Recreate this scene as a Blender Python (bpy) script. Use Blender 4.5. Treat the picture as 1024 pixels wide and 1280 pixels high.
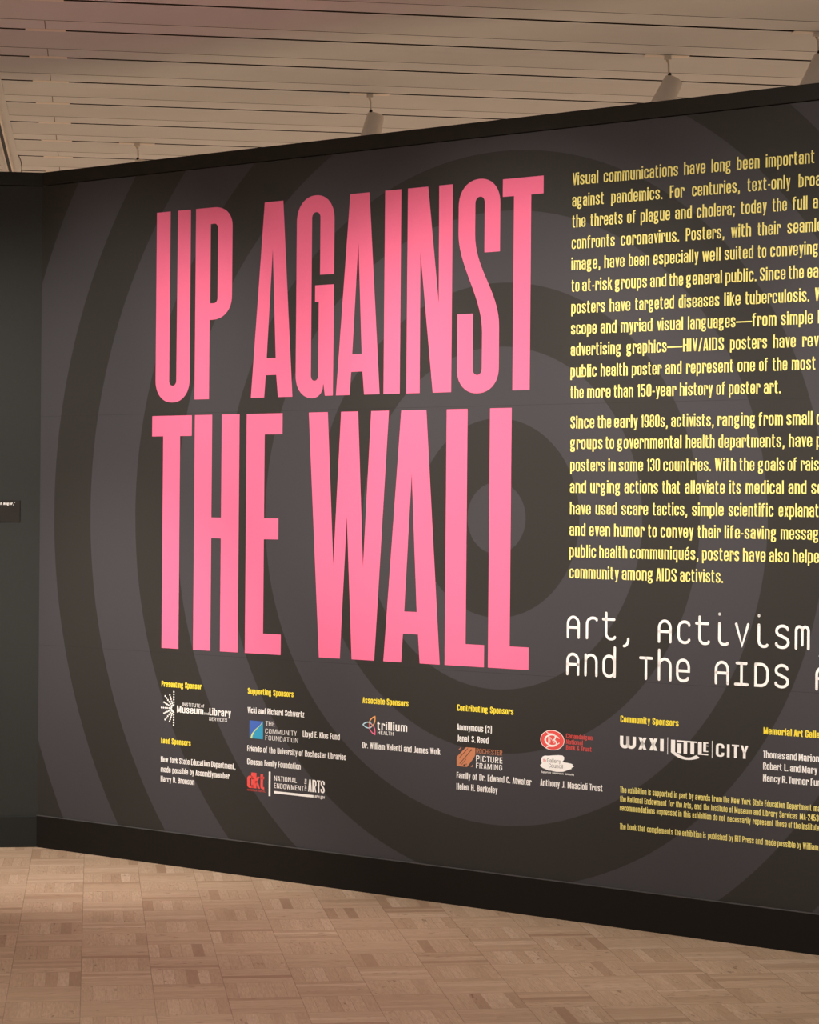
import bpy, bmesh, math, random
from mathutils import Vector, Matrix
from mathutils.geometry import tessellate_polygon

random.seed(4)
SC = bpy.context.scene
for o in list(bpy.data.objects):
    bpy.data.objects.remove(o, do_unlink=True)
COL = SC.collection

# ------------------------------------------------------------------ camera
EYE = 1.66
PITCH, ROLL = -0.0025, 0.0086
cam_data = bpy.data.cameras.new('camera')
cam_data.sensor_fit = 'VERTICAL'
cam_data.sensor_height = 36.0
cam_data.lens = 2920.4 / 1280.0 * 36.0
cam_data.clip_end = 200
camera = bpy.data.objects.new('camera', cam_data)
COL.objects.link(camera)


def cam_axis(x, y, fwd):
    cr, sr, cp, sp = math.cos(ROLL), math.sin(ROLL), math.cos(PITCH), math.sin(PITCH)
    x, y = cr * x - sr * y, sr * x + cr * y
    return Vector((x, cp * fwd - sp * y, sp * fwd + cp * y))


cx, cy, cz = cam_axis(1, 0, 0), cam_axis(0, 1, 0), cam_axis(0, 0, -1)
camera.matrix_world = Matrix(((cx.x, cy.x, cz.x, 0), (cx.y, cy.y, cz.y, 0), (cx.z, cy.z, cz.z, EYE), (0, 0, 0, 1)))
SC.camera = camera

# ------------------------------------------------------------------ exposure, world
SC.view_settings.view_transform = 'Standard'
SC.view_settings.look = 'None'
SC.view_settings.gamma = 1.0
SC.view_settings.use_curve_mapping = False
SC.view_settings.exposure = 0.0
world = bpy.data.worlds.new('gallery_air')
SC.world = world
world.use_nodes = True
bg = world.node_tree.nodes['Background']
bg.inputs[0].default_value = (1.0, 0.90, 0.82, 1)
bg.inputs[1].default_value = 0.30

# ------------------------------------------------------------------ frames of the place
# title wall: local x runs along the wall from the corner, z up, y away from the visitor
WALL_ANGLE = 0.6584
CORNER = Vector((-1.7838, 11.2759, 0.0))
WALL_TOP, CAP_BOTTOM, BASE_TOP = 3.2535, 3.1872, 0.1519
WALL_LENGTH = 6.6
SIDE_ANGLE = math.atan(0.12)          # side wall turns slightly towards the visitor
# building grid (parquet, ceiling panels)
GRID = 0.1346
BLOCK = 0.2454
GRID_ORIGIN = Vector((-1.2814, 9.2464, 0.0))
CEILING = 3.69
CEIL_SKEW = 0.025


def wall_point(u, y, v):
    c, s = math.cos(WALL_ANGLE), math.sin(WALL_ANGLE)
    return Vector((CORNER.x + u * c + y * s, CORNER.y - u * s + y * c, v))


def lamp(name, kind, loc, target, energy, color, **kw):
    d = bpy.data.lights.new(name, kind)
    d.energy = energy
    d.color = color
    for k, v in kw.items():
        setattr(d, k, v)
    o = bpy.data.objects.new(name, d)
    COL.objects.link(o)
    o.location = loc
    o.rotation_euler = (Vector(target) - Vector(loc)).to_track_quat('-Z', 'Y').to_euler()
    return o


WARM = (1.0, 0.93, 0.86)
# gallery spotlights on the ceiling in front of the title wall
for u, aim, watts in ((0.55, 1.86, 430), (1.65, 1.84, 310), (2.75, 1.9, 560), (3.85, 1.8, 260), (4.9, 1.75, 480)):
    lamp('wall_spot', 'SPOT', wall_point(u, -3.4, 3.6), wall_point(u, 0, aim), watts, WARM,
         spot_size=math.radians(43), spot_blend=1.0, shadow_soft_size=0.06)
# added spot brightening the side wall round the label
lamp('side_fill_spot', 'SPOT', (-3.1, 8.2, 3.6), (-2.45, 11.2, 1.85), 215, WARM,
     spot_size=math.radians(44), spot_blend=1.0, shadow_soft_size=0.06)
# added spots brightening the floor along the foot of the wall
for u, watts in ((0.5, 560), (1.9, 170), (3.2, 130), (4.7, 90), (6.2, 60)):
    lamp('floor_fill_spot', 'SPOT', wall_point(u, -2.5, 3.6), wall_point(u, -0.12, 0), watts, WARM,
         spot_size=math.radians(46), spot_blend=1.0, shadow_soft_size=0.06)
# added broad fill over the walkway, standing in for the room's lights
lamp('room_fill', 'AREA', (-1.4, 5.4, 3.62), (-1.4, 5.4, 0), 135, WARM, shape='RECTANGLE', size=6.4, size_y=6.0)
for x, y, watts in ((-3.9, 8.8, 1500), (-3.7, 6.4, 1000), (-0.9, 5.0, 1300)):  # added out of view, so the floor bounces light onto the ceiling
    lamp('bounce_spot', 'SPOT', (x, y, 3.62), (x, y, 0), watts, (0.92, 0.98, 1.0),
         spot_size=math.radians(46), spot_blend=0.7, shadow_soft_size=0.08)
lamp('beyond_fill', 'AREA', (-4.6, 14.4, 3.2), (-4.6, 14.4, 0), 230, WARM, shape='RECTANGLE', size=5.0, size_y=5.0)  # added fill hidden behind the side wall, lifts the ceiling by floor bounce
# added fill hidden behind the title wall; its floor bounce brightens the ceiling
beyond = lamp('beyond_fill', 'AREA', wall_point(2.2, 3.9, 3.2), wall_point(2.2, 3.9, 0), 480, (1.0, 0.97, 0.93), shape='RECTANGLE', size=10.5, size_y=6.6)
beyond.rotation_euler = (0, 0, -WALL_ANGLE)


# ------------------------------------------------------------------ materials
def srgb(r, g, b):
    f = lambda c: c / 12.92 if c <= 0.04045 else ((c + 0.055) / 1.055) ** 2.4
    return (f(r / 255), f(g / 255), f(b / 255), 1.0)


class Nodes:
    def __init__(self, name):
        self.m = bpy.data.materials.new(name)
        self.m.use_nodes = True
        self.t = self.m.node_tree
        self.p = self.t.nodes['Principled BSDF']

    def new(self, kind, **kw):
        n = self.t.nodes.new(kind)
        for k, v in kw.items():
            setattr(n, k, v)
        return n

    def link(self, a, b):
        self.t.links.new(a, b)

    def put(self, sock, v):
        if isinstance(v, bpy.types.NodeSocket):
            self.link(v, sock)
        else:
            sock.default_value = v

    def math(self, op, a, b=None, c=None):
        n = self.new('ShaderNodeMath', operation=op)
        self.put(n.inputs[0], a)
        if b is not None:
            self.put(n.inputs[1], b)
        if c is not None:
            self.put(n.inputs[2], c)
        return n.outputs[0]

    def mix(self, f, a, b, blend='MIX'):
        n = self.new('ShaderNodeMix', data_type='RGBA', blend_type=blend)
        self.put(n.inputs[0], f)
        self.put(n.inputs[6], a)
        self.put(n.inputs[7], b)
        return n.outputs[2]

    def noise(self, vec, scale, detail=3.0, rough=0.55):
        n = self.new('ShaderNodeTexNoise')
        self.link(vec, n.inputs['Vector'])
        n.inputs['Scale'].default_value = scale
        n.inputs['Detail'].default_value = detail
        n.inputs['Roughness'].default_value = rough
        return n.outputs['Fac']

    def coords(self):
        return self.new('ShaderNodeTexCoord').outputs['Object']

    def xyz(self, vec):
        n = self.new('ShaderNodeSeparateXYZ')
        self.link(vec, n.inputs[0])
        return n.outputs

    def vec(self, x, y, z=0.0):
        n = self.new('ShaderNodeCombineXYZ')
        for i, v in enumerate((x, y, z)):
            self.put(n.inputs[i], v)
        return n.outputs[0]

    def ramp(self, f, stops, interp='LINEAR'):
        n = self.new('ShaderNodeValToRGB')
        r = n.color_ramp
        r.interpolation = interp
        while len(r.elements) < len(stops):
            r.elements.new(0.5)
        for e, (p, c) in zip(r.elements, stops):
            e.position = p
            e.color = c
        self.put(n.inputs[0], f)
        return n.outputs[0]


def plain(name, color, rough=0.6, spec=0.3, mottle=0.06, scale=30):
    """painted or vinyl surface with a very slight mottle of its own"""
    n = Nodes(name)
    co = n.coords()
    f = n.noise(co, scale, 4)
    dark = tuple(c * (1 - mottle) for c in color[:3]) + (1,)
    lite = tuple(min(1, c * (1 + mottle)) for c in color[:3]) + (1,)
    n.link(n.mix(f, dark, lite), n.p.inputs['Base Color'])
    n.p.inputs['Roughness'].default_value = rough
    n.p.inputs['Specular IOR Level'].default_value = spec
    return n.m


def ring_material():
    n = Nodes('printed_wall_covering')
    x, y, z = n.xyz(n.coords())
    d = n.math('SQRT', n.math('ADD', n.math('POWER', n.math('SUBTRACT', x, 2.7073), 2.0),
                              n.math('POWER', n.math('SUBTRACT', z, 1.6142), 2.0)))
    radii = [0.1383, 0.3949, 0.7052, 0.9571, 1.2535, 1.5024, 1.8, 2.0584, 2.3594, 2.6022, 2.914, 3.157, 3.468, 3.711, 4.02]
    light, dark = RING_LIGHT, RING_DARK
    stops = [(0.0, light)]
    for i, r in enumerate(radii):
        stops.append((r / 4.2, dark if i % 2 == 0 else light))
    col = n.ramp(n.math('DIVIDE', d, 4.2), stops, 'CONSTANT')
    # butt joints between the printed sheets
    seam = None
    for c, v in ((z, 2.077), (z, 0.976)):
        s = n.math('LESS_THAN', n.math('ABSOLUTE', n.math('SUBTRACT', c, v)), 0.0011)
        seam = s if seam is None else n.math('MAXIMUM', seam, s)
    col = n.mix(n.math('MULTIPLY', seam, 0.38), col, (0.012, 0.010, 0.009, 1))
    f = n.noise(n.vec(x, y, z), 260, 2)
    col = n.mix(n.math('MULTIPLY', f, 0.22), col, (0.02, 0.018, 0.017, 1))
    n.link(col, n.p.inputs['Base Color'])
    n.p.inputs['Roughness'].default_value = 0.6
    n.p.inputs['Specular IOR Level'].default_value = 0.25
    bump = n.new('ShaderNodeBump')
    bump.inputs['Strength'].default_value = 0.06
    bump.inputs['Distance'].default_value = 0.002
    n.link(n.noise(n.vec(x, y, z), 420, 2), bump.inputs['Height'])
    n.link(bump.outputs[0], n.p.inputs['Normal'])
    return n.m


def parquet_material():
    n = Nodes('finger_parquet')
    x, y, z = n.xyz(n.coords())
    bx, by = n.math('DIVIDE', x, BLOCK), n.math('DIVIDE', y, BLOCK)
    ix, iy = n.math('FLOOR', bx), n.math('FLOOR', by)
    fx, fy = n.math('FRACT', bx), n.math('FRACT', by)      # may be negative: wrap
    fx = n.math('FRACT', n.math('ADD', fx, 1.0))
    fy = n.math('FRACT', n.math('ADD', fy, 1.0))
    par = n.math('FRACT', n.math('ADD', n.math('MULTIPLY', n.math('ADD', ix, iy), 0.5), 400.0))
    odd = n.math('GREATER_THAN', par, 0.25)                # 0: fingers run in depth, 1: across
    inv = n.math('SUBTRACT', 1.0, odd)
    across = n.math('ADD', n.math('MULTIPLY', fx, inv), n.math('MULTIPLY', fy, odd))
    along = n.math('ADD', n.math('MULTIPLY', fy, inv), n.math('MULTIPLY', fx, odd))
    a6 = n.math('MULTIPLY', across, 6.0)
    fi = n.math('FLOOR', a6)
    ff = n.math('FRACT', a6)
    wn = n.new('ShaderNodeTexWhiteNoise', noise_dimensions='3D')
    n.link(n.vec(n.math('ADD', ix, 0.5), n.math('ADD', iy, 0.5), n.math('ADD', fi, 0.5)), wn.inputs['Vector'])
    rnd = wn.outputs['Value']
    wb = n.new('ShaderNodeTexWhiteNoise', noise_dimensions='2D')
    n.link(n.vec(n.math('ADD', ix, 0.5), n.math('ADD', iy, 0.5)), wb.inputs['Vector'])
    col = n.ramp(rnd, [(0.0, srgb(*WOOD[0])), (0.10, srgb(*WOOD[1])), (0.30, srgb(*WOOD[2])),
                       (0.60, srgb(*WOOD[3])), (0.86, srgb(*WOOD[4])), (1.0, srgb(*WOOD[5]))])
    # grain: long streaks along each finger, different on every finger
    off = n.math('MULTIPLY', rnd, 37.0)
    gv = n.vec(n.math('ADD', n.math('MULTIPLY', a6, 2.2), off), n.math('ADD', n.math('MULTIPLY', along, 1.3), n.math('MULTIPLY', wb.outputs['Value'], 19.0)), off)
    g1 = n.noise(gv, 3.2, 5, 0.6)
    g = n.ramp(g1, [(0.30, (0, 0, 0, 1)), (0.72, (1, 1, 1, 1))])
    col = n.mix(n.math('MULTIPLY', n.math('SUBTRACT', 1.0, g), 0.50), col, srgb(150, 118, 94))
    # dark heartwood streaks and knots, on some fingers only
    k = n.noise(n.vec(n.math('ADD', n.math('MULTIPLY', a6, 1.1), n.math('MULTIPLY', off, 3.1)), n.math('MULTIPLY', along, 2.3), n.math('MULTIPLY', off, 1.7)), 2.1, 4, 0.62)
    km = n.ramp(k, [(0.60, (0, 0, 0, 1)), (0.70, (1, 1, 1, 1))])
    rare = n.math('GREATER_THAN', n.math('FRACT', n.math('MULTIPLY', rnd, 13.0)), 0.62)
    col = n.mix(n.math('MULTIPLY', n.math('MULTIPLY', km, rare), 0.60), col, srgb(96, 66, 48))
    # joints
    e1 = n.math('MINIMUM', ff, n.math('SUBTRACT', 1.0, ff))
    j1 = n.math('LESS_THAN', e1, 0.022)
    ex = n.math('MINIMUM', fx, n.math('SUBTRACT', 1.0, fx))
    ey = n.math('MINIMUM', fy, n.math('SUBTRACT', 1.0, fy))
    j2 = n.math('LESS_THAN', n.math('MINIMUM', ex, ey), 0.006)
    jw = n.math('MULTIPLY', n.math('FRACT', n.math('MULTIPLY', rnd, 7.0)), 0.45)
    col = n.mix(n.math('MULTIPLY', j1, jw), col, srgb(92, 64, 44))
    col = n.mix(n.math('MULTIPLY', j2, 0.34), col, srgb(84, 58, 40))
    n.link(col, n.p.inputs['Base Color'])
    n.p.inputs['Roughness'].default_value = 0.5
    n.p.inputs['Specular IOR Level'].default_value = 0.3
    return n.m


RING_LIGHT = (0.0555, 0.0520, 0.0570, 1)
RING_DARK = (0.0305, 0.0275, 0.0238, 1)
WOOD = [(166, 137, 112), (186, 158, 131), (194, 167, 140), (198, 171, 144), (202, 175, 148), (210, 184, 158)]

M = {}
M['rings'] = ring_material()
M['parquet'] = parquet_material()
M['black_paint'] = plain('black_paint', (0.0105, 0.0085, 0.0068, 1), 0.6, 0.15)
M['cap_paint'] = plain('dark_cap_paint', (0.0195, 0.0168, 0.0130, 1), 0.6, 0.2)
M['side_paint'] = plain('dark_side_wall_paint', (0.0285, 0.0300, 0.0275, 1), 0.65, 0.2)
M['side_base'] = plain('dark_side_base_paint', (0.0165, 0.0180, 0.0165, 1), 0.6, 0.2)
M['ceiling'] = plain('ceiling_panel_paint', (0.61, 0.62, 0.625, 1), 0.6, 0.2, 0.07, 3.0)
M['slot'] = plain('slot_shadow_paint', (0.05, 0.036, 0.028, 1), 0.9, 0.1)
M['joint'] = plain('joint_shadow_paint', (0.20, 0.165, 0.14, 1), 0.8, 0.1)
M['strip'] = plain('ceiling_strip_paint', (0.66, 0.67, 0.675, 1), 0.6, 0.2, 0.05, 5.0)
M['track'] = plain('track_enamel', (0.80, 0.72, 0.62, 1), 0.4, 0.4)
M['lamp'] = plain('lamp_enamel', (0.74, 0.67, 0.60, 1), 0.45, 0.4)
M['edge'] = plain('pale_edge_paint', (0.075, 0.070, 0.068, 1), 0.6, 0.3)  # paler grey than the baseboard it tops
M['dark'] = plain('black_plastic', (0.012, 0.011, 0.010, 1), 0.5, 0.3)
M['pink'] = plain('pink_vinyl', (0.88, 0.157, 0.295, 1), 0.55, 0.35, 0.02, 80)
M['yellow'] = plain('yellow_vinyl', (0.95, 0.83, 0.25, 1), 0.6, 0.3, 0.02, 80)
M['gold'] = plain('strong_yellow_vinyl', (0.95, 0.76, 0.06, 1), 0.6, 0.3, 0.02, 80)
M['white'] = plain('white_vinyl', (0.93, 0.90, 0.87, 1), 0.6, 0.3, 0.02, 80)
M['red'] = plain('red_vinyl', (0.78, 0.085, 0.075, 1), 0.6, 0.3, 0.02, 80)
M['blue'] = plain('blue_vinyl', (0.055, 0.13, 0.46, 1), 0.6, 0.3, 0.02, 80)
M['teal'] = plain('teal_vinyl', (0.035, 0.32, 0.52, 1), 0.6, 0.3, 0.02, 80)
M['lime'] = plain('lime_vinyl', (0.62, 0.72, 0.22, 1), 0.6, 0.3, 0.02, 80)
M['sky'] = plain('pale_blue_vinyl', (0.48, 0.72, 0.82, 1), 0.6, 0.3, 0.02, 80)
M['orange'] = plain('orange_vinyl', (0.86, 0.40, 0.13, 1), 0.6, 0.3, 0.02, 80)
M['copper'] = plain('copper_vinyl', (0.56, 0.215, 0.105, 1), 0.6, 0.3, 0.04, 80)
M['ink'] = plain('dark_ink', (0.05, 0.045, 0.042, 1), 0.6, 0.3)
M['label'] = plain('label_card', (0.020, 0.0165, 0.0135, 1), 0.55, 0.2)


# ------------------------------------------------------------------ object helpers
def link_mesh(name, verts, faces, mats, parent=None, mat_index=None, smooth=False):
    me = bpy.data.meshes.new(name)
    me.from_pydata(verts, [], faces)
    for m in (mats if isinstance(mats, (list, tuple)) else [mats]):
        me.materials.append(m)
    if mat_index:
        for p, i in zip(me.polygons, mat_index):
            p.material_index = i
    if smooth:
        for p in me.polygons:
            p.use_smooth = True
    me.update()
    o = bpy.data.objects.new(name, me)
    COL.objects.link(o)
    if parent is not None:
        o.parent = parent
    return o


def from_bm(name, bm, mats, parent=None, smooth=False):
    bmesh.ops.recalc_face_normals(bm, faces=bm.faces)
    me = bpy.data.meshes.new(name)
    bm.to_mesh(me)
    bm.free()
    for m in (mats if isinstance(mats, (list, tuple)) else [mats]):
        me.materials.append(m)
    if smooth:
        for p in me.polygons:
            p.use_smooth = True
    o = bpy.data.objects.new(name, me)
    COL.objects.link(o)
    if parent is not None:
        o.parent = parent
    return o


def add_box(bm, x0, x1, y0, y1, z0, z1, bevel=0.0):
    r = bmesh.ops.create_cube(bm, size=1.0)
    for v in r['verts']:
        v.co = Vector((x0 + (v.co.x + .5) * (x1 - x0), y0 + (v.co.y + .5) * (y1 - y0), z0 + (v.co.z + .5) * (z1 - z0)))
    if bevel:
        es = list({e for v in r['verts'] for e in v.link_edges})
        bmesh.ops.bevel(bm, geom=es, offset=bevel, segments=2, affect='EDGES', profile=0.5)


def add_tube(bm, p0, p1, r0, r1, seg=24, caps=True):
    p0, p1 = Vector(p0), Vector(p1)
    q = (p1 - p0).to_track_quat('Z', 'Y')
    rings = []
    for p, r in ((p0, r0), (p1, r1)):
        rings.append([bm.verts.new(p + q @ Vector((r * math.cos(2 * math.pi * i / seg), r * math.sin(2 * math.pi * i / seg), 0))) for i in range(seg)])
    for i in range(seg):
        j = (i + 1) % seg
        bm.faces.new((rings[0][i], rings[0][j], rings[1][j], rings[1][i]))
    if caps:
        bm.faces.new(rings[0][::-1])
        bm.faces.new(rings[1])


def add_lathe(bm, origin, axis, profile, seg=32):
    """profile: (radius, distance along the axis)"""
    origin, q = Vector(origin), Vector(axis).to_track_quat('Z', 'Y')
    rings = []
    for r, h in profile:
        rings.append([bm.verts.new(origin + q @ Vector((r * math.cos(2 * math.pi * i / seg), r * math.sin(2 * math.pi * i / seg), h))) for i in range(seg)])
    for a, b in zip(rings, rings[1:]):
        for i in range(seg):
            j = (i + 1) % seg
            bm.faces.new((a[i], a[j], b[j], b[i]))
    bm.faces.new(rings[0][::-1])
    bm.faces.new(rings[-1])


def thing(name, label, cat, loc, rotz=0.0, group=None):
    o = bpy.data.objects.new(name, None)
    o.empty_display_size = 0.05
    COL.objects.link(o)
    o.location = loc
    o.rotation_euler = (0, 0, rotz)
    return tag(o, label, cat, group)


def tag(o, label, cat, group=None):
    o['label'] = label
    o['category'] = cat
    if group:
        o['group'] = group
    return o


def structure(o, label, cat):
    o['kind'] = 'structure'
    return tag(o, label, cat)


# ------------------------------------------------------------------ floor
bm = bmesh.new()
bmesh.ops.create_grid(bm, x_segments=1, y_segments=1, size=1)
for v in bm.verts:
    v.co = Vector((v.co.x * 14, v.co.y * 14, 0))
floor = from_bm('floor', bm, M['parquet'])
floor.location = GRID_ORIGIN
floor.rotation_euler = (0, 0, GRID)
structure(floor, 'oak finger parquet floor laid in a basket weave below the dark walls', 'floor')

# ------------------------------------------------------------------ title wall
W_ROT = -WALL_ANGLE


def wall_box(name, x0, x1, y0, y1, z0, z1, mat, bevel=0.0):
    bm = bmesh.new()
    add_box(bm, x0, x1, y0, y1, z0, z1, bevel)
    o = from_bm(name, bm, mat)
    o.location = CORNER
    o.rotation_euler = (0, 0, W_ROT)
    return o


structure(wall_box('wall_right', 0, WALL_LENGTH, 0, 0.20, 0, CAP_BOTTOM, M['rings']),
          'long dark wall printed with concentric grey rings behind the pink title', 'wall')
structure(wall_box('trim_1', 0, WALL_LENGTH, -0.004, 0.204, CAP_BOTTOM + 0.003, WALL_TOP, M['cap_paint'], 0.002),
          'dark cap strip along the top edge of the ringed title wall', 'trim')
structure(wall_box('baseboard_right', 0.002, WALL_LENGTH, -0.010, 0.0, 0, BASE_TOP, M['black_paint'], 0.002),
          'tall black baseboard below the ringed title wall', 'baseboard')
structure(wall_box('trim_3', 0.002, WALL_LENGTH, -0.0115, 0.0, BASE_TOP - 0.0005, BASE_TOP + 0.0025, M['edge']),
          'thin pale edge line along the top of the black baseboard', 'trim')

# ------------------------------------------------------------------ side wall (turns towards the visitor at the corner)
S_ROT = SIDE_ANGLE                 # local x: from far end to the corner
SIDE_LENGTH = 3.2


def side_box(name, x0, x1, y0, y1, z0, z1, mat, bevel=0.0):
    bm = bmesh.new()
    add_box(bm, x0, x1, y0, y1, z0, z1, bevel)
    o = from_bm(name, bm, mat)
    o.location = CORNER
    o.rotation_euler = (0, 0, S_ROT)
    return o


structure(side_box('wall_left', -SIDE_LENGTH, 0, 0, 0.20, 0, CAP_BOTTOM - 0.001, M['side_paint']),
          'plain dark grey green wall left of the corner', 'wall')
structure(side_box('trim_2', -SIDE_LENGTH, 0, -0.003, 0.204, CAP_BOTTOM + 0.002, WALL_TOP, M['side_base'], 0.002),
          'dark cap strip along the top of the plain left wall', 'trim')
structure(side_box('baseboard_left', -SIDE_LENGTH, 0, -0.010, 0.0, 0, BASE_TOP - 0.004, M['side_base'], 0.002),
          'dark baseboard below the plain left wall', 'baseboard')

# ------------------------------------------------------------------ ceiling of long panels with shadow gaps
GAP0, PERIOD = 9.526, 0.617        # first gap and spacing, in depth along the building grid
PIVOT = 0.0


def ceil_matrix():
    return Matrix.Translation((0, 0, CEILING)) @ Matrix.Rotation(GRID, 4, 'Z')


def gap_depth(k, a):
    return GAP0 + PERIOD * k + CEIL_SKEW * a


verts, faces, idx = [], [], []


def ceil_strip(p, q, a0, a1, mi):
    """p, q: (depth, height) of the two long edges between a0 and a1"""
    i = len(verts)
    for a, (b, z) in ((a0, p), (a1, p), (a1, q), (a0, q)):
        verts.append((a, b + CEIL_SKEW * a, z))
    faces.append((i, i + 1, i + 2, i + 3))
    idx.append(mi)


for a0, a1 in ((-7.0, -0.565), (-0.455, 9.0)):
    for k in range(-12, 14):
        b = GAP0 + PERIOD * k
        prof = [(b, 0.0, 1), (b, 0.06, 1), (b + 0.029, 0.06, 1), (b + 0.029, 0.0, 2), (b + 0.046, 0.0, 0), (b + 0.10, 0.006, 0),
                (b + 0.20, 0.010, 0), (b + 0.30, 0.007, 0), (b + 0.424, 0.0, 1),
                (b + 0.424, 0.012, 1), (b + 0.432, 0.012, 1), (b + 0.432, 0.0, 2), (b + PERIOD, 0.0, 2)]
        for (b0, z0, m), (b1, z1, _) in zip(prof, prof[1:]):
            ceil_strip((b0, z0), (b1, z1), a0, a1, m)
ceil_strip((GAP0 - 12 * PERIOD, 0.0), (GAP0 + 14 * PERIOD, 0.0), -0.565, -0.455, 0)
ceil_strip((GAP0 - 12 * PERIOD, 0.066), (GAP0 + 14 * PERIOD, 0.066), -7.0, 9.0, 1)
for a in (-0.565, -0.455):                       # closed panel ends beside the track
    i = len(verts)
    for b, z in ((GAP0 - 12 * PERIOD, 0.0), (GAP0 + 14 * PERIOD, 0.0), (GAP0 + 14 * PERIOD, 0.066), (GAP0 - 12 * PERIOD, 0.066)):
        verts.append((a, b + CEIL_SKEW * a, z))
    faces.append((i, i + 1, i + 2, i + 3))
    idx.append(0)
ceiling = link_mesh('ceiling', verts, faces, [M['ceiling'], M['slot'], M['strip']], None, idx)
ceiling.matrix_world = ceil_matrix()
structure(ceiling, 'pale ceiling of long parallel panels with thin shadow gaps above the walls', 'ceiling')

# covers bridging the gaps where panels meet end to end
for k in range(0, 9):
    bm = bmesh.new()
    bk = gap_depth(k, -0.22)
    add_box(bm, -0.305, -0.135, bk - 0.010, bk + 0.040, -0.0012, 0.0)
    from_bm('joint_cover', bm, M['track'], ceiling)
    bm = bmesh.new()
    add_box(bm, -0.2215, -0.2175, bk - 0.180, bk - 0.010, -0.0006, 0.0)
    from_bm('strip_joint', bm, M['joint'], ceiling)


def ceil_thing(name, label, cat, a, b, z=0.0, group=None):
    p = ceil_matrix() @ Vector((a, b, z))
    return thing(name, label, cat, p, GRID, group)


# lighting track
t = ceil_thing('light_track', 'narrow pale lighting track with a dark slot on the ceiling at far left', 'light track', -0.511, 12.0)
bm = bmesh.new()
for x0, x1 in ((-0.0175, -0.0115), (0.0085, 0.0175)):
    add_box(bm, x0, x1, -5, 7, -0.032, -0.0005)
add_box(bm, -0.0115, 0.0085, -5, 7, -0.006, -0.0005)
from_bm('rail', bm, M['track'], t)
bm = bmesh.new()
add_box(bm, -0.0113, 0.0083, -5, 7, -0.022, -0.0062)
from_bm('conductor_slot', bm, M['dark'], t)


def spotlight(a, b, lean, toward, size, label):
    t = ceil_thing('ceiling_spotlight', label, 'spotlight', a, b, 0.0, 'spotlights hung from the ceiling gaps')
    bm = bmesh.new()
    add_box(bm, -0.10, 0.10, -0.012, 0.044, -0.003, -0.0004)
    add_box(bm, -0.014, 0.016, -0.014, 0.014, -0.022, -0.002, 0.002)
    from_bm('mounting_plate', bm, M['track'], t)
    bm = bmesh.new()
    top = Vector((0.008, 0, -0.098))
    add_tube(bm, (-0.002, 0, -0.020), (0.006, 0, -0.040), 0.006, 0.005, 12)
    add_tube(bm, (0.006, 0, -0.038), top, 0.0045, 0.0045, 12)
    from_bm('hanger', bm, M['track'], t, True)
    ax = Vector((lean, toward, -1)).normalized()
    side = Vector((1, 0, 0)) - ax * ax.x
    side.normalize()
    c = top + side * 0.026 * size - ax * 0.004
    bm = bmesh.new()
    r = 0.043 * size
    add_lathe(bm, c, ax, [(r * 0.80, 0.0), (r * 0.95, 0.004), (r, 0.012), (r * 1.12, 0.10 * size), (r * 1.36, 0.215 * size),
                          (r * 1.36, 0.230 * size), (r * 1.28, 0.230 * size), (r * 1.20, 0.19 * size), (r * 0.4, 0.17 * size)])
    from_bm('lamp_housing', bm, M['lamp'], t, False)
    bm = bmesh.new()
    add_lathe(bm, c - side * 0.030 * size - Vector((0, 0.012, 0)) , (0, -1, 0.2), [(0.005, 0), (0.008, 0.003), (0.008, 0.012), (0.005, 0.016)], 16)
    from_bm('locking_knob', bm, M['dark'], t)
    return t


SPOTS = [(0.227, 13.24, -0.10, 0.0, 1.0, 'pale ceiling spotlight farthest left behind the corner, mostly hidden by the wall'),
         (1.331, 11.43, -0.24, 0.0, 1.0, 'pale ceiling spotlight above the word AGAINST, hanging on a short rod'),
         (2.532, 10.22, -0.48, 0.0, 1.0, 'pale ceiling spotlight leaning left above the start of the yellow text'),
         (3.03, 9.61, -0.40, 0.0, 1.0, 'pale ceiling spotlight at the far right edge above the wall')]
for s in SPOTS:
    spotlight(*s)

# loose cable loop beside the track
cu = bpy.data.curves.new('cable', 'CURVE')
cu.dimensions = '3D'
cu.bevel_depth = 0.0022
sp = cu.splines.new('BEZIER')
cpts = [(-0.452, 13.82, 0.002), (-0.437, 13.83, -0.03), (-0.431, 13.83, -0.10), (-0.440, 13.83, -0.16)]
sp.bezier_points.add(len(cpts) - 1)
for bp, c in zip(sp.bezier_points, cpts):
    bp.co = c
    bp.handle_left_type = bp.handle_right_type = 'AUTO'
tmp = bpy.data.objects.new('cable', cu)
COL.objects.link(tmp)
dg = bpy.context.evaluated_depsgraph_get()
me = bpy.data.meshes.new_from_object(tmp.evaluated_get(dg))
bpy.data.objects.remove(tmp)
cable = bpy.data.objects.new('cable', me)
me.materials.clear()
me.materials.append(M['slot'])
COL.objects.link(cable)
cable.matrix_world = ceil_matrix()
tag(cable, 'short thin wire hanging from the ceiling beside the lighting track', 'cable')

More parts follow.
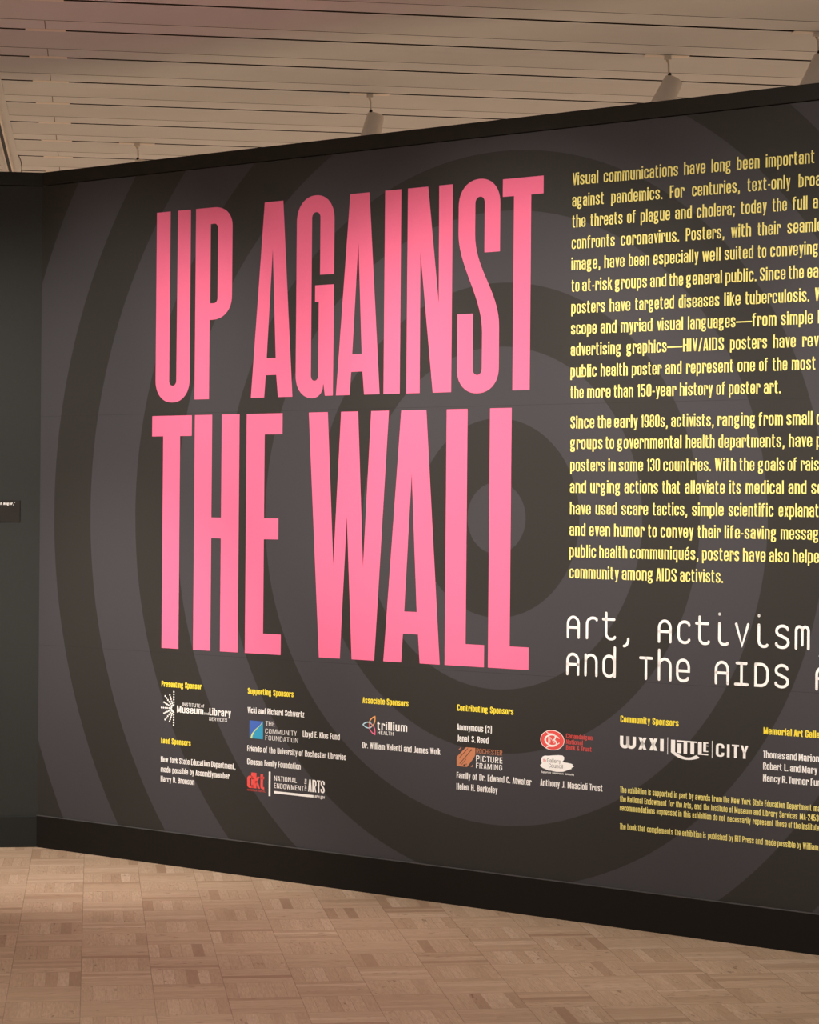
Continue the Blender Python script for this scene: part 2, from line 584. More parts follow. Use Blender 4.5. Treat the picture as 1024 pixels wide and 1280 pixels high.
# ------------------------------------------------------------------ lettering engine
# strokes: 'x,y' straight, 'hx,y' quarter curve that starts level, 'vx,y' quarter curve that starts upright, z closes
CONDENSED = {
 'a': '7.5,52 7.5,57 v21,71.5 h34.5,57 34.5,0|34.5,43.5 22,43.5 h7.5,30 7.5,18 v20,5.5 h34.5,20',
 'b': '7.5,0 7.5,100|7.5,20 v21.5,5.5 h35.5,20 35.5,57 v21.5,71.5 h7.5,57',
 'c': '35.5,50 35.5,57 v21.5,71.5 h7.5,57 7.5,20 v21.5,5.5 h35.5,20 35.5,28',
 'd': '35.5,0 35.5,100|35.5,20 v21.5,5.5 h7.5,20 7.5,57 v21.5,71.5 h35.5,57',
 'e': '35.5,27 35.5,20 v21.5,5.5 h7.5,20 7.5,57 v21.5,71.5 h35.5,57 35.5,37.5 7.5,37.5',
 'f': '11,0 11,82 v22,94.5 29,94.5|0,71.5 27,71.5',
 'g': '7.5,46 7.5,58 v20,71.5 h33,58 33,46 v20,33.5 h7.5,46 z|30,68.5 41,72|14,36 8,25 v16,12.5 27,12 h36,0 36,-4 v21,-16.5 h7.5,-6 7.5,-1 17,11',
 'h': '7.5,0 7.5,100|7.5,57 v21.5,71.5 h35.5,57 35.5,0',
 'i': '7.5,0 7.5,77|7.5,86 7.5,100',
 'j': '12,77 12,-6 v0,-16|12,86 12,100',
 'k': '7.5,0 7.5,100|31,77 12,32|17,48 34,0',
 'l': '7.5,0 7.5,100',
 'm': '7.5,0 7.5,77|7.5,57 v20,71.5 h32.5,57 32.5,0|32.5,57 v45,71.5 h57.5,57 57.5,0',
 'n': '7.5,0 7.5,77|7.5,57 v21.5,71.5 h35.5,57 35.5,0',
 'o': '7.5,20 7.5,57 v21.5,71.5 h35.5,57 35.5,20 v21.5,5.5 h7.5,20 z',
 'p': '7.5,-21 7.5,77|7.5,20 v21.5,5.5 h35.5,20 35.5,57 v21.5,71.5 h7.5,57',
 'q': '35.5,-21 35.5,77|35.5,20 v21.5,5.5 h7.5,20 7.5,57 v21.5,71.5 h35.5,57',
 'r': '7.5,0 7.5,77|7.5,56 v19,71.5 h30,60 30,48',
 's': '34,52 34,58 v21,71.5 h7.5,58 7.5,52 14,43.5 28,33.5 34.5,25 34.5,20 v21,5.5 h7.5,20 7.5,27',
 't': '10.5,95 10.5,17 v21,5.5 28,5.5|0,71.5 27,71.5',
 'u': '7.5,77 7.5,20 v20,5.5 h35.5,20|35.5,77 35.5,0',
 'v': '6.5,77 18.5,0|30.5,77 18.5,0',
 'w': '6,77 16,0|27.5,77 16,0|27.5,77 39,0|49,77 39,0',
 'x': '7,77 29,0|29,77 7,0',
 'y': '6.5,77 18,4|30.5,77 15,-20|18,-15.5 5,-15.5',
 'z': '2,71.5 32,71.5|2,5.5 33,5.5|26,68 9,9',
 'é': '35.5,27 35.5,20 v21.5,5.5 h7.5,20 7.5,57 v21.5,71.5 h35.5,57 35.5,37.5 7.5,37.5|19,82 29,99',
 'A': '19,98 7.5,0|23,98 35,0|11,24 32,24',
 'B': '7.5,0 7.5,98|7.5,92.5 23,92.5 h35,80 35,63 v23,52 7.5,52|23,52 h36,40 36,18 v23,5.5 7.5,5.5',
 'C': '36,66 36,78 v22,92.5 h7.5,78 7.5,20 v22,5.5 h36,20 36,32',
 'D': '7.5,0 7.5,98|7.5,92.5 21,92.5 h36,78 36,20 v21,5.5 7.5,5.5',
 'E': '7.5,0 7.5,98|7.5,92.5 34,92.5|7.5,51 31,51|7.5,5.5 34,5.5',
 'F': '7.5,0 7.5,98|7.5,92.5 34,92.5|7.5,49 31,49',
 'G': '36,66 36,78 v22,92.5 h7.5,78 7.5,20 v22,5.5 h36,20 36,46 23,46',
 'H': '7.5,0 7.5,98|36,0 36,98|7.5,51 36,51',
 'I': '7.5,0 7.5,98',
 'J': '26,98 26,20 v14,5.5 4,5.5',
 'K': '7.5,0 7.5,98|34,98 12,40|17,58 36,0',
 'L': '7.5,0 7.5,98|7.5,5.5 33,5.5',
 'M': '7.5,0 7.5,98|50,0 50,98|10,98 28.75,8|47.5,98 28.75,8',
 'N': '7.5,0 7.5,98|38,0 38,98|9,98 36.5,0',
 'O': '7.5,20 7.5,78 v22,92.5 h36,78 36,20 v22,5.5 h7.5,20 z',
 'P': '7.5,0 7.5,98|7.5,92.5 21,92.5 h35.5,80 35.5,57 v21,44 7.5,44',
 'R': '7.5,0 7.5,98|7.5,92.5 21,92.5 h35.5,80 35.5,60 v21,47 7.5,47|23,49 36,0',
 'S': '35,66 35,79 v21,92.5 h7.5,79 7.5,68 14,56 29,42 35.5,30 35.5,20 v21,5.5 h7.5,20 7.5,32',
 'T': '17.5,0 17.5,98|0,92.5 35,92.5',
 'U': '7.5,98 7.5,20 v22,5.5 h36,20 36,98',
 'V': '6.5,98 20,0|33.5,98 20,0',
 'W': '6.5,98 17,0|30,98 17,0|30,98 43,0|53.5,98 43,0',
 'X': '7,98 33,0|33,98 7,0',
 'Y': '7,98 20,40|33,98 20,40|20,44 20,0',
 '0': '7.5,20 7.5,78 v21.5,92.5 h35.5,78 35.5,20 v21.5,5.5 h7.5,20 z',
 '1': '15,0 15,98|15,90 2,80',
 '2': '7.5,68 7.5,79 v21,92.5 h34.5,79 34.5,66 11,14|4,5.5 37,5.5',
 '3': '7.5,70 7.5,79 v21,92.5 h34.5,79 34.5,62 v22,51.5 h35.5,40 35.5,20 v21,5.5 h7.5,20 7.5,30',
 '4': '28,0 28,98|24,98 7,28|2,26 38,26',
 '5': '34,92.5 8,92.5|8,97 8,48|8,48 v21,60 h35.5,46 35.5,20 v21,5.5 h7.5,20 7.5,30',
 '8': '8.5,62 8.5,80 v21.5,92.5 h34.5,80 34.5,64 v21.5,52 h8.5,64 z|7.5,20 7.5,39 v21.5,52 h35.5,39 35.5,20 v21.5,5.5 h7.5,20 z',
 '9': '7.5,58 7.5,78 v21.5,92.5 h35.5,78 35.5,58 v21.5,44 h7.5,58 z|35.5,60 35.5,20 v21.5,5.5 h7.5,20 7.5,28',
 '.': '6.5,0 6.5,14', ',': '7,14 7,0|8,1 3,-14', ';': '7,14 7,0|8,1 3,-14|7,54 7,68',
 '-': '0,38 20,38', '—': '0,38 70,38', '/': '4,-3 24,100', '"': '4,99 4,80|18,99 18,80',
 '(': '18,104 h7.5,86 7.5,8 v18,-10', ')': '4,104 h14,86 14,8 v4,-10',
 '&': '36,0 11,74|11,72 11,82 v19,92.5 h28,80 28,72 8,34 7.5,20 v18,5.5 h34,24 36,40',
}
MONO = {
 'A': '5.5,5.5 5.5,64 v34,94.5 h62.5,64 62.5,5.5|5.5,49 62.5,49',
 'r': '5.5,5.5 5.5,66 v36,94.5 h56,86',
 't': '21,118 21,30 v46,5.5 h66,14|5.5,91 62,91',
 ',': '27,9 v5.5,-22',
 'c': '58,80 v35,94.5 h5.5,66 5.5,34 v35,5.5 h58,18',
 'i': '5.5,94.5 5.5,30 v28,5.5 h45,12|5.5,133 5.5,134',
 'v': '5.5,94.5 34,5.5 62.5,94.5',
 's': '59,80 v34,94.5 h7,73 v26,55 42,46 h62,27 v34,5.5 h6,20',
 'm': '5.5,5.5 5.5,78 v20,94.5 h34,80 34,20|34,80 v48,94.5 h62.5,78 62.5,5.5',
 'n': '5.5,5.5 5.5,94.5|5.5,64 v34,94.5 h62.5,64 62.5,5.5',
 'd': '5.5,34 5.5,66 v34,94.5 h61,66 61,34 v34,5.5 h5.5,34 z|62.5,5.5 62.5,132',
 'T': '5.5,94.5 62.5,94.5|34,94.5 34,5.5',
 'h': '5.5,5.5 5.5,132|5.5,64 v34,94.5 h62.5,64 62.5,5.5',
 'e': '5.5,48 62.5,48 62.5,64 v34,94.5 h5.5,64 5.5,34 v34,5.5 h58,18',
 'I': '34,94.5 34,5.5|12,94.5 56,94.5|5.5,5.5 62.5,5.5',
 'D': '5.5,94.5 5.5,5.5 30,5.5 h62,38 62,62 v30,94.5 5.5,94.5',
 'S': '59,80 v34,94.5 h7,73 v26,55 42,46 h62,27 v34,5.5 h6,20',
}


def parse(stroke, expo=2.25, seg=7):
    pts, closed = [], False
    for tok in stroke.split():
        if tok == 'z':
            closed = True
            continue
        k = tok[0] if tok[0] in 'hv' else ''
        x, y = (float(c) for c in (tok[1:] if k else tok).split(','))
        if k and pts:
            x0, y0 = pts[-1]
            for i in range(1, seg + 1):
                t = math.pi / 2 * i / seg
                s, c = math.sin(t) ** (2 / expo), max(0.0, math.cos(t)) ** (2 / expo)
                if k == 'h':
                    pts.append((x0 + (x - x0) * s, y0 + (y - y0) * (1 - c)))
                else:
                    pts.append((x0 + (x - x0) * (1 - c), y0 + (y - y0) * s))
        else:
            pts.append((x, y))
    if closed and math.dist(pts[0], pts[-1]) < 1e-6:
        pts.pop()
    return pts, closed


class Sheet:
    """flat cut vinyl: collects polygons in wall coordinates (u, v), depth y"""

    def __init__(self, y=-0.0008):
        self.v, self.f, self.y = [], [], y

    def poly(self, pts):
        i = len(self.v)
        self.v += [(x, self.y, z) for x, z in pts]
        a = sum(p[0] * q[1] - q[0] * p[1] for p, q in zip(pts, pts[1:] + pts[:1]))
        r = list(range(i, i + len(pts)))
        self.f.append(tuple(r if a > 0 else r[::-1]))

    def shape(self, loops):
        loops3 = [[Vector((x, z, 0)) for x, z in l] for l in loops]
        flat = [p for l in loops3 for p in l]
        i = len(self.v)
        self.v += [(p.x, self.y, p.y) for p in flat]
        for t in tessellate_polygon(loops3):
            a, b, c = (flat[k] for k in t)
            ccw = (b - a).cross(c - a).z > 0
            self.f.append(tuple(i + k for k in (t if ccw else t[::-1])))

    def stroke(self, pts, closed, wx, wy, round_ends=False):
        n = len(pts)
        if n == 2 and not round_ends:
            (x0, y0), (x1, y1) = pts
            dx, dy = x1 - x0, y1 - y0
            l = math.hypot(dx, dy)
            if abs(dx) > 1e-9 and abs(dy) > abs(dx):          # slanted limb: ends cut level
                h = 0.43 * math.hypot(wx * dy / l, wy * dx / l) / abs(dy / l)
                self.poly([(x0 - h, y0), (x1 - h, y1), (x1 + h, y1), (x0 + h, y0)])
                return
        left, right = [], []
        for i, (x, y) in enumerate(pts):
            prv = pts[i - 1] if (i > 0 or closed) else None
            nxt = pts[(i + 1) % n] if (i < n - 1 or closed) else None
            dirs = []
            for a, b in ((prv, (x, y)), ((x, y), nxt)):
                if a is not None and b is not None:
                    l = math.dist(a, b) or 1e-9
                    dirs.append(((b[0] - a[0]) / l, (b[1] - a[1]) / l))
            offs = []
            for tx, ty in dirs:
                nx, ny = -ty, tx
                h = 0.5 * math.hypot(wx * nx, wy * ny)
                offs.append((nx, ny, h))
            if len(offs) == 1:
                nx, ny, h = offs[0]
                ox, oy = nx * h, ny * h
            else:
                (n1x, n1y, h1), (n2x, n2y, h2) = offs
                det = n1x * n2y - n1y * n2x
                if abs(det) < 0.05:
                    ox, oy = (n1x * h1 + n2x * h2) / 2, (n1y * h1 + n2y * h2) / 2
                else:
                    ox, oy = (h1 * n2y - h2 * n1y) / det, (n1x * h2 - n2x * h1) / det
                    m = math.hypot(ox, oy)
                    lim = 1.6 * max(h1, h2)
                    if m > lim:
                        ox, oy = ox * lim / m, oy * lim / m
            left.append((x + ox, y + oy))
            right.append((x - ox, y - oy))
        for i in range(n if closed else n - 1):
            j = (i + 1) % n
            self.poly([left[i], right[i], right[j], left[j]])
        if round_ends and not closed:
            for c in (pts[0], pts[-1]):
                self.disc(c[0], c[1], wx / 2, wy / 2)

    def disc(self, x, y, rx, ry, seg=16):
        self.poly([(x + rx * math.cos(2 * math.pi * i / seg), y + ry * math.sin(2 * math.pi * i / seg)) for i in range(seg)])

    def build(self, name, mat, parent):
        return link_mesh(name, self.v, self.f, mat, parent)


def layout(word, font, gap, pen):
    """-> list of (pts, closed) in font units with ink starting near 0, ink width"""
    out, x = [], 0.0
    lo, hi = 1e9, -1e9
    for ch in word:
        if ch == ' ':
            x += 30
            continue
        strokes = [parse(s) for s in font[ch].split('|')]
        gl = min(p[0] - pen / 2 * (0 if (len(s) == 2 and abs(s[0][1] - s[1][1]) < 1e-6) else 1) for s, c in strokes for p in s)
        gr = max(p[0] + pen / 2 * (0 if (len(s) == 2 and abs(s[0][1] - s[1][1]) < 1e-6) else 1) for s, c in strokes for p in s)
        for s, c in strokes:
            out.append(([(px - gl + x, py) for px, py in s], c))
        w = gr - gl
        g = gap
        if ch in 'frtvwyAVTYLk/':
            g = gap * 0.55
        lo, hi = min(lo, x), max(hi, x + w)
        x += w + g
    return out, hi - lo


def set_word(sheet, word, u0, u1, base, height, pen=(13.0, 10.0), gap=9.5, scale=None, font=CONDENSED):
    strokes, w = layout(word, font, gap, pen[0])
    k = scale if u1 is None else (u1 - u0) / w
    s = height / 100.0
    for pts, closed in strokes:
        # horizontal pen width follows the type size, not the fitted width
        sheet.stroke([(u0 + x * k, base + y * s) for x, y in pts], closed, pen[0] * min(k, s * 1.25), pen[1] * s)
    return k


def line_mesh(words, base, height, mat, parent, pen=(13.0, 10.0), gap=9.5, inset=0.0007):
    sh = Sheet()
    ks = [(u1 - u0) / layout(w, CONDENSED, gap, pen[0])[1] for w, u0, u1 in words if u1 is not None and w != '—']
    k = sum(ks) / len(ks)
    for w, u0, u1 in words:
        set_word(sh, w, u0 + inset, None if u1 is None else u1 - inset, base, height, pen, gap, k)
    return sh.build('text_line', mat, parent)


def wall_thing(name, label, cat, group=None):
    return thing(name, label, cat, CORNER, W_ROT, group)


def rounded(points):
    """outline from corners (x, y) or (x, y, rx, ry) = corner rounded by a quarter ellipse"""
    out, n = [], len(points)
    for i, p in enumerate(points):
        if len(p) == 2:
            out.append(p)
            continue
        x, y, rx, ry = p
        a, b = points[i - 1], points[(i + 1) % n]

        def toward(q):
            dx, dy = q[0] - x, q[1] - y
            return (x + math.copysign(rx, dx), y) if abs(dx) * ry > abs(dy) * rx and abs(dx) > abs(dy) * 0.2 and abs(dy) < 0.05 else (x, y + math.copysign(ry, dy))
        s, e = toward(a), toward(b)
        level = abs(s[1] - y) < 1e-9
        for k in range(13):
            t = math.pi / 2 * k / 12
            c, sn = math.cos(t) ** 0.93 if k < 12 else 0.0, math.sin(t) ** 0.93
            if level:
                out.append((s[0] + (x - s[0]) * sn, y + (e[1] - y) * (1 - c)))
            else:
                out.append((x + (e[0] - x) * (1 - c), s[1] + (y - s[1]) * sn))
    return out


def bezier(p0, p1, p2, p3, n=18):
    r = []
    for i in range(n + 1):
        t = i / n
        r.append(tuple((1 - t) ** 3 * a + 3 * t * (1 - t) ** 2 * b + 3 * t * t * (1 - t) * c + t ** 3 * d for a, b, c, d in zip(p0, p1, p2, p3)))
    return r


# ------------------------------------------------------------------ the title
T1, B1, T2, B2 = 3.0065, 2.138, 2.0665, 0.9965


def rect(x0, x1, y0, y1):
    return [(x0, y0), (x1, y0), (x1, y1), (x0, y1)]


S_OUTER = ([(2.636, 2.7115), (2.7150, 2.7115)] + rounded([(2.715, 2.7115), (2.715, 3.018, .105, .108), (2.502, 3.018, .107, .108), (2.502, 2.80)])[1:-1]
           + bezier((2.502, 2.80), (2.502, 2.66), (2.628, 2.53), (2.628, 2.38))
           + rounded([(2.628, 2.38), (2.628, 2.206, .0235, .027), (2.581, 2.206, .0235, .027), (2.581, 2.4615)])[1:]
           + [(2.500, 2.4615)] + rounded([(2.5, 2.4615), (2.500, 2.130, .104, .103), (2.714, 2.130, .107, .103), (2.714, 2.38)])[1:-1]
           + bezier((2.714, 2.40), (2.714, 2.55), (2.588, 2.64), (2.588, 2.79))
           + rounded([(2.588, 2.79), (2.588, 2.944, .024, .027), (2.636, 2.944, .024, .027), (2.636, 2.7115)])[1:-1])
TITLE = [
 ('UP', 'large pink word UP at the top left of the dark ringed wall', [
  [rounded([(.764, T1), (.764, 2.127, .107, .104), (.9785, 2.127, .107, .104), (.9785, T1), (.8975, T1), (.895, 2.204, .0225, .025), (.850, 2.204, .0225, .025), (.851, T1)])],
  [rounded([(1.010, B1), (1.099, B1), (1.099, 2.497), (1.2345, 2.497, .118, .104), (1.2345, T1, .112, .092), (1.010, T1)]),
   rounded([(1.102, 2.572), (1.1465, 2.572, .022, .024), (1.1465, 2.932, .022, .024), (1.102, 2.932)])]]),
 ('AGAINST', 'large pink word AGAINST right of UP in the upper title row', [
  [[(1.426, T1), (1.535, T1), (1.597, B1), (1.513, B1), (1.502, 2.237), (1.440, 2.237), (1.432, B1), (1.353, B1)], [(1.4755, 2.795), (1.498, 2.3125), (1.445, 2.3125)]],
  [rounded([(1.615, 3.016, .107, .112), (1.615, 2.129, .097, .104), (1.772, 2.129, .062, .055), (1.775, 2.190), (1.7835, B1), (1.8285, B1), (1.8305, 2.622), (1.723, 2.622), (1.723, 2.5495),
            (1.7445, 2.5495), (1.7445, 2.205, .0208, .024), (1.7025, 2.205, .0208, .024), (1.7025, 2.942, .0235, .026), (1.750, 2.942, .0235, .026), (1.750, 2.667), (1.830, 2.667), (1.830, 3.016, .107, .112)])],
  [[(1.917, T1), (2.024, T1), (2.088, B1), (2.003, B1), (1.993, 2.238), (1.930, 2.238), (1.923, B1), (1.846, B1)], [(1.9645, 2.795), (1.988, 2.3135), (1.935, 2.3135)]],
  [rect(2.1095, 2.1975, B1, T1)],
  [[(2.233, B1), (2.3045, B1), (2.3025, 2.734), (2.374, B1), (2.4705, B1), (2.4705, T1), (2.399, T1), (2.4015, 2.513), (2.3415, T1), (2.233, T1)]],
  [S_OUTER],
  [[(2.727, T1), (2.727, 2.934), (2.7835, 2.934), (2.7835, B1), (2.8695, B1), (2.8695, 2.934), (2.930, 2.934), (2.930, T1)]]]),
 ('THE', 'large pink word THE at the left of the lower title row', [
  [[(.745, T2), (.745, 1.9725), (.8155, 1.9725), (.8155, B2), (.922, B2), (.922, 1.9725), (.9945, 1.9725), (.9945, T2)]],
  [[(1.0135, B2), (1.120, B2), (1.120, 1.507), (1.179, 1.507), (1.179, B2), (1.2865, B2), (1.2865, T2), (1.179, T2), (1.179, 1.601), (1.120, 1.601), (1.120, T2), (1.0135, T2)]],
  [[(1.3295, B2), (1.5415, B2), (1.5415, 1.087), (1.437, 1.087), (1.437, 1.5075), (1.522, 1.5075), (1.522, 1.6005), (1.437, 1.6005), (1.437, 1.9735), (1.5415, 1.9735), (1.5415, T2), (1.3295, T2)]]]),
 ('WALL', 'large pink word WALL below AGAINST in the lower title row', [
  [[(1.693, T2), (1.762, B2), (1.880, B2), (1.913, 1.615), (1.946, B2), (2.071, B2), (2.140, T2), (2.043, T2), (2.005, 1.395), (1.971, T2), (1.876, T2), (1.839, 1.401), (1.801, T2)]],
  [[(2.207, T2), (2.341, T2), (2.423, B2), (2.317, B2), (2.307, 1.1185), (2.226, 1.1185), (2.218, B2), (2.121, B2)], [(2.266, 1.799), (2.299, 1.213), (2.232, 1.213)]],
  [[(2.4485, B2), (2.652, B2), (2.652, 1.0885), (2.557, 1.0885), (2.557, T2), (2.4485, T2)]],
  [[(2.672, B2), (2.876, B2), (2.876, 1.0885), (2.781, 1.0885), (2.781, T2), (2.672, T2)]]]),
]
for word, label, letters in TITLE:
    t = wall_thing('title_word', label, 'title lettering')
    for loops in letters:
        sh = Sheet()
        sh.shape(loops)
        sh.build('letter', M['pink'], t)

# ------------------------------------------------------------------ yellow paragraphs
FIRST_PARAGRAPH = [
    (2.9552, [('Visual', 3.0699, 3.1943), ('communications', 3.2186, 3.5636), ('have', 3.5890, 3.6863), ('long', 3.7118, 3.7998), ('been', 3.8238, 3.9229), ('important', 3.9487, 4.1584)]),
    (2.8694, [('against', 3.0696, 3.2242), ('pandemics.', 3.2549, 3.4935), ('For', 3.5265, 3.5944), ('centuries,', 3.6263, 3.8389), ('text-only', 3.8704, 4.0559), ('broad', 4.0886, None)]),
    (2.7850, [('the', 3.0705, 3.1354), ('threats', 3.1580, 3.3103), ('of', 3.3302, 3.3743), ('plague', 3.3928, 3.5291), ('and', 3.5512, 3.6272), ('cholera;', 3.6485, 3.8179), ('today', 3.8425, 3.9563), ('the', 3.9788, 4.0415), ('full', 4.0642, 4.1277), ('a', 4.1497, 4.1720)]),
    (2.6985, [('confronts', 3.0684, 3.2749), ('coronavirus.', 3.3019, 3.5713), ('Posters,', 3.6001, 3.7728), ('with', 3.8003, 3.8889), ('their', 3.9164, 4.0169), ('seamle', 4.0429, None)]),
    (2.6142, [('image,', 3.0681, 3.2074), ('have', 3.2251, 3.3214), ('been', 3.3401, 3.4361), ('especially', 3.4533, 3.6597), ('well', 3.6742, 3.7572), ('suited', 3.7732, 3.8995), ('to', 3.9178, 3.9554), ('conveying', 3.9714, 4.1758)]),
    (2.5267, [('to', 3.0696, 3.1087), ('at-risk', 3.1213, 3.2655), ('groups', 3.2761, 3.4261), ('and', 3.4399, 3.5148), ('the', 3.5273, 3.5911), ('general', 3.6035, 3.7642), ('public.', 3.7779, 3.9138), ('Since', 3.9278, 4.0383), ('the', 4.0504, 4.1152), ('ea', 4.1283, 4.1757)]),
    (2.4393, [('posters', 3.0693, 3.2317), ('have', 3.2523, 3.3501), ('targeted', 3.3710, 3.5508), ('diseases', 3.5706, 3.7530), ('like', 3.7733, 3.8460), ('tuberculosis.', 3.8656, 4.1391), ('W', 4.1610, None)]),
    (2.3549, [('scope', 3.0690, 3.1929), ('and', 3.2101, 3.2867), ('myriad', 3.3055, 3.4532), ('visual', 3.4732, 3.5924), ('languages', 3.6126, 3.8245), ('—', 3.8256, 3.8967), ('from', 3.8967, 4.0013), ('simple', 4.0194, 4.1551), ('l', 4.1748, None)]),
    (2.2696, [('advertising', 3.0687, 3.3093), ('graphics', 3.3332, 3.5186), ('—', 3.5197, 3.5910), ('HIV/AIDS', 3.5921, 3.7751), ('posters', 3.8008, 3.9621), ('have', 3.9872, 4.0842), ('rev', 4.1104, 4.1804)]),
    (2.1834, [('public', 3.0684, 3.1947), ('health', 3.2125, 3.3405), ('poster', 3.3586, 3.4973), ('and', 3.5126, 3.5874), ('represent', 3.6071, 3.8197), ('one', 3.8345, 3.9114), ('of', 3.9276, 3.9689), ('the', 3.9854, 4.0492), ('most', 4.0671, 4.1703)]),
    (2.0981, [('the', 3.0693, 3.1330), ('more', 3.1492, 3.2612), ('than', 3.2759, 3.3670), ('150-year', 3.3826, 3.5646), ('history', 3.5792, 3.7278), ('of', 3.7421, 3.7851), ('poster', 3.7977, 3.9349), ('art.', 3.9489, 4.0220)]),
]
SECOND_PARAGRAPH = [
    (1.9775, [('Since', 3.0706, 3.1856), ('the', 3.1999, 3.2654), ('early', 3.2784, 3.3903), ('1980s,', 3.4013, 3.5273), ('activists,', 3.5420, 3.7340), ('ranging', 3.7489, 3.9157), ('from', 3.9275, 4.0322), ('small', 4.0465, 4.1568), ('c', 4.1724, None)]),
    (1.8945, [('groups', 3.0703, 3.2256), ('to', 3.2386, 3.2798), ('governmental', 3.2945, 3.5904), ('health', 3.6084, 3.7376), ('departments,', 3.7536, 4.0405), ('have', 4.0579, 4.1566), ('p', 4.1727, None)]),
    (1.8051, [('posters', 3.0712, 3.2372), ('in', 3.2525, 3.2884), ('some', 3.3019, 3.4158), ('130', 3.4302, 3.4932), ('countries.', 3.5075, 3.7225), ('With', 3.7385, 3.8324), ('the', 3.8465, 3.9126), ('goals', 3.9271, 4.0393), ('of', 4.0536, 4.0952), ('rais', 4.1083, 4.1851)]),
    (1.7186, [('and', 3.0703, 3.1490), ('urging', 3.1681, 3.3121), ('actions', 3.3291, 3.4855), ('that', 3.5038, 3.5877), ('alleviate', 3.6063, 3.7846), ('its', 3.8037, 3.8545), ('medical', 3.8746, 4.0386), ('and', 4.0576, 4.1344), ('so', 4.1537, None)]),
    (1.6322, [('have', 3.0712, 3.1720), ('used', 3.1940, 3.2955), ('scare', 3.3160, 3.4406), ('tactics,', 3.4607, 3.6190), ('simple', 3.6391, 3.7800), ('scientific', 3.8008, 3.9959), ('explanat', 4.0166, 4.1889)]),
    (1.5467, [('and', 3.0703, 3.1478), ('even', 3.1645, 3.2652), ('humor', 3.2823, 3.4259), ('to', 3.4403, 3.4816), ('convey', 3.4976, 3.6479), ('their', 3.6652, 3.7693), ('life-saving', 3.7841, 4.0106), ('messag', 4.0265, 4.1877)]),
    (1.4605, [('public', 3.0700, 3.1994), ('health', 3.2136, 3.3458), ('communiqués,', 3.3586, 3.6711), ('posters', 3.6856, 3.8501), ('have', 3.8653, 3.9639), ('also', 3.9784, 4.0629), ('helpe', 4.0787, 4.1896)]),
    (1.3758, [('community', 3.0709, 3.3081), ('among', 3.3210, 3.4668), ('AIDS', 3.4788, 3.5738), ('activists.', 3.5879, 3.7804)]),
]
FUNDING_NOTE = [
    (0.5344, [('The', 3.3204, 3.3526), ('exhibition', 3.3574, 3.4453), ('is', 3.4513, 3.4653), ('supported', 3.4709, 3.5626), ('in', 3.5695, 3.5855), ('part', 3.5919, 3.6312), ('by', 3.6367, 3.6594), ('awards', 3.6640, 3.7326), ('from', 3.7376, 3.7850), ('the', 3.7886, 3.8176), ('New', 3.8229, 3.8619), ('York', 3.8685, 3.9107), ('State', 3.9169, 3.9627), ('Education', 3.9680, 4.0562), ('Department', 4.0622, 4.1689), ('ma', 4.1752, None)]),
    (0.4983, [('the', 3.3208, 3.3506), ('National', 3.3549, 3.4283), ('Endowment', 3.4339, 3.5394), ('for', 3.5445, 3.5730), ('the', 3.5776, 3.6074), ('Arts,', 3.6120, 3.6539), ('and', 3.6612, 3.6947), ('the', 3.7015, 3.7299), ('Institute', 3.7353, 3.8099), ('of', 3.8148, 3.8348), ('Museum', 3.8379, 3.9150), ('and', 3.9207, 3.9535), ('Library', 3.9596, 4.0260), ('Services', 4.0312, 4.1097), ('MA-2453', 4.1170, 4.1984)]),
    (0.4629, [('recommendations', 3.3202, 3.4847), ('expressed', 3.4903, 3.5858), ('in', 3.5895, 3.6064), ('this', 3.6124, 3.6466), ('exhibition', 3.6520, 3.7383), ('do', 3.7437, 3.7661), ('not', 3.7706, 3.8005), ('necessarily', 3.8072, 3.9110), ('represent', 3.9176, 4.0091), ('those', 4.0143, 4.0647), ('of', 4.0694, 4.0887), ('the', 4.0930, 4.1229), ('Institute', 4.1271, 4.2004)]),
]
BOOK_NOTE = [
    (0.3893, [('The', 3.3205, 3.3513), ('book', 3.3560, 3.4008), ('that', 3.4060, 3.4407), ('complements', 3.4468, 3.5682), ('the', 3.5742, 3.6017), ('exhibition', 3.6072, 3.6963), ('is', 3.7008, 3.7152), ('published', 3.7220, 3.8088), ('by', 3.8137, 3.8359), ('RIT', 3.8404, 3.8678), ('Press', 3.8731, 3.9254), ('and', 3.9302, 3.9642), ('made', 3.9695, 4.0198), ('possible', 4.0237, 4.1023), ('by', 4.1057, 4.1262), ('William', 4.1309, 4.1978)]),
]

t = wall_thing('text_paragraph', 'upper yellow paragraph beginning Visual communications, right of the pink title', 'wall text')
for v, words in FIRST_PARAGRAPH:
    line_mesh(words, v, 0.0508, M['yellow'], t)
t = wall_thing('text_paragraph', 'lower yellow paragraph beginning Since the early 1980s', 'wall text')
for v, words in SECOND_PARAGRAPH:
    line_mesh(words, v, 0.0508, M['yellow'], t)

# ------------------------------------------------------------------ white subtitle in rounded typewriter letters
MONO_H = 0.0908


def mono_line(chars, base, parent):
    s = MONO_H / 100
    for ch, centre in chars:
        sh = Sheet()
        strokes = [parse(x, 2.0, 9) for x in MONO[ch].split('|')]
        lo = min(p[0] for st, c in strokes for p in st)
        hi = max(p[0] for st, c in strokes for p in st)
        for st, c in strokes:
            sh.stroke([(centre + (x - (lo + hi) / 2) * s, base + y * s) for x, y in st], c, 12.2 * s, 12.2 * s, True)
        sh.build('letter', M['white'], parent)


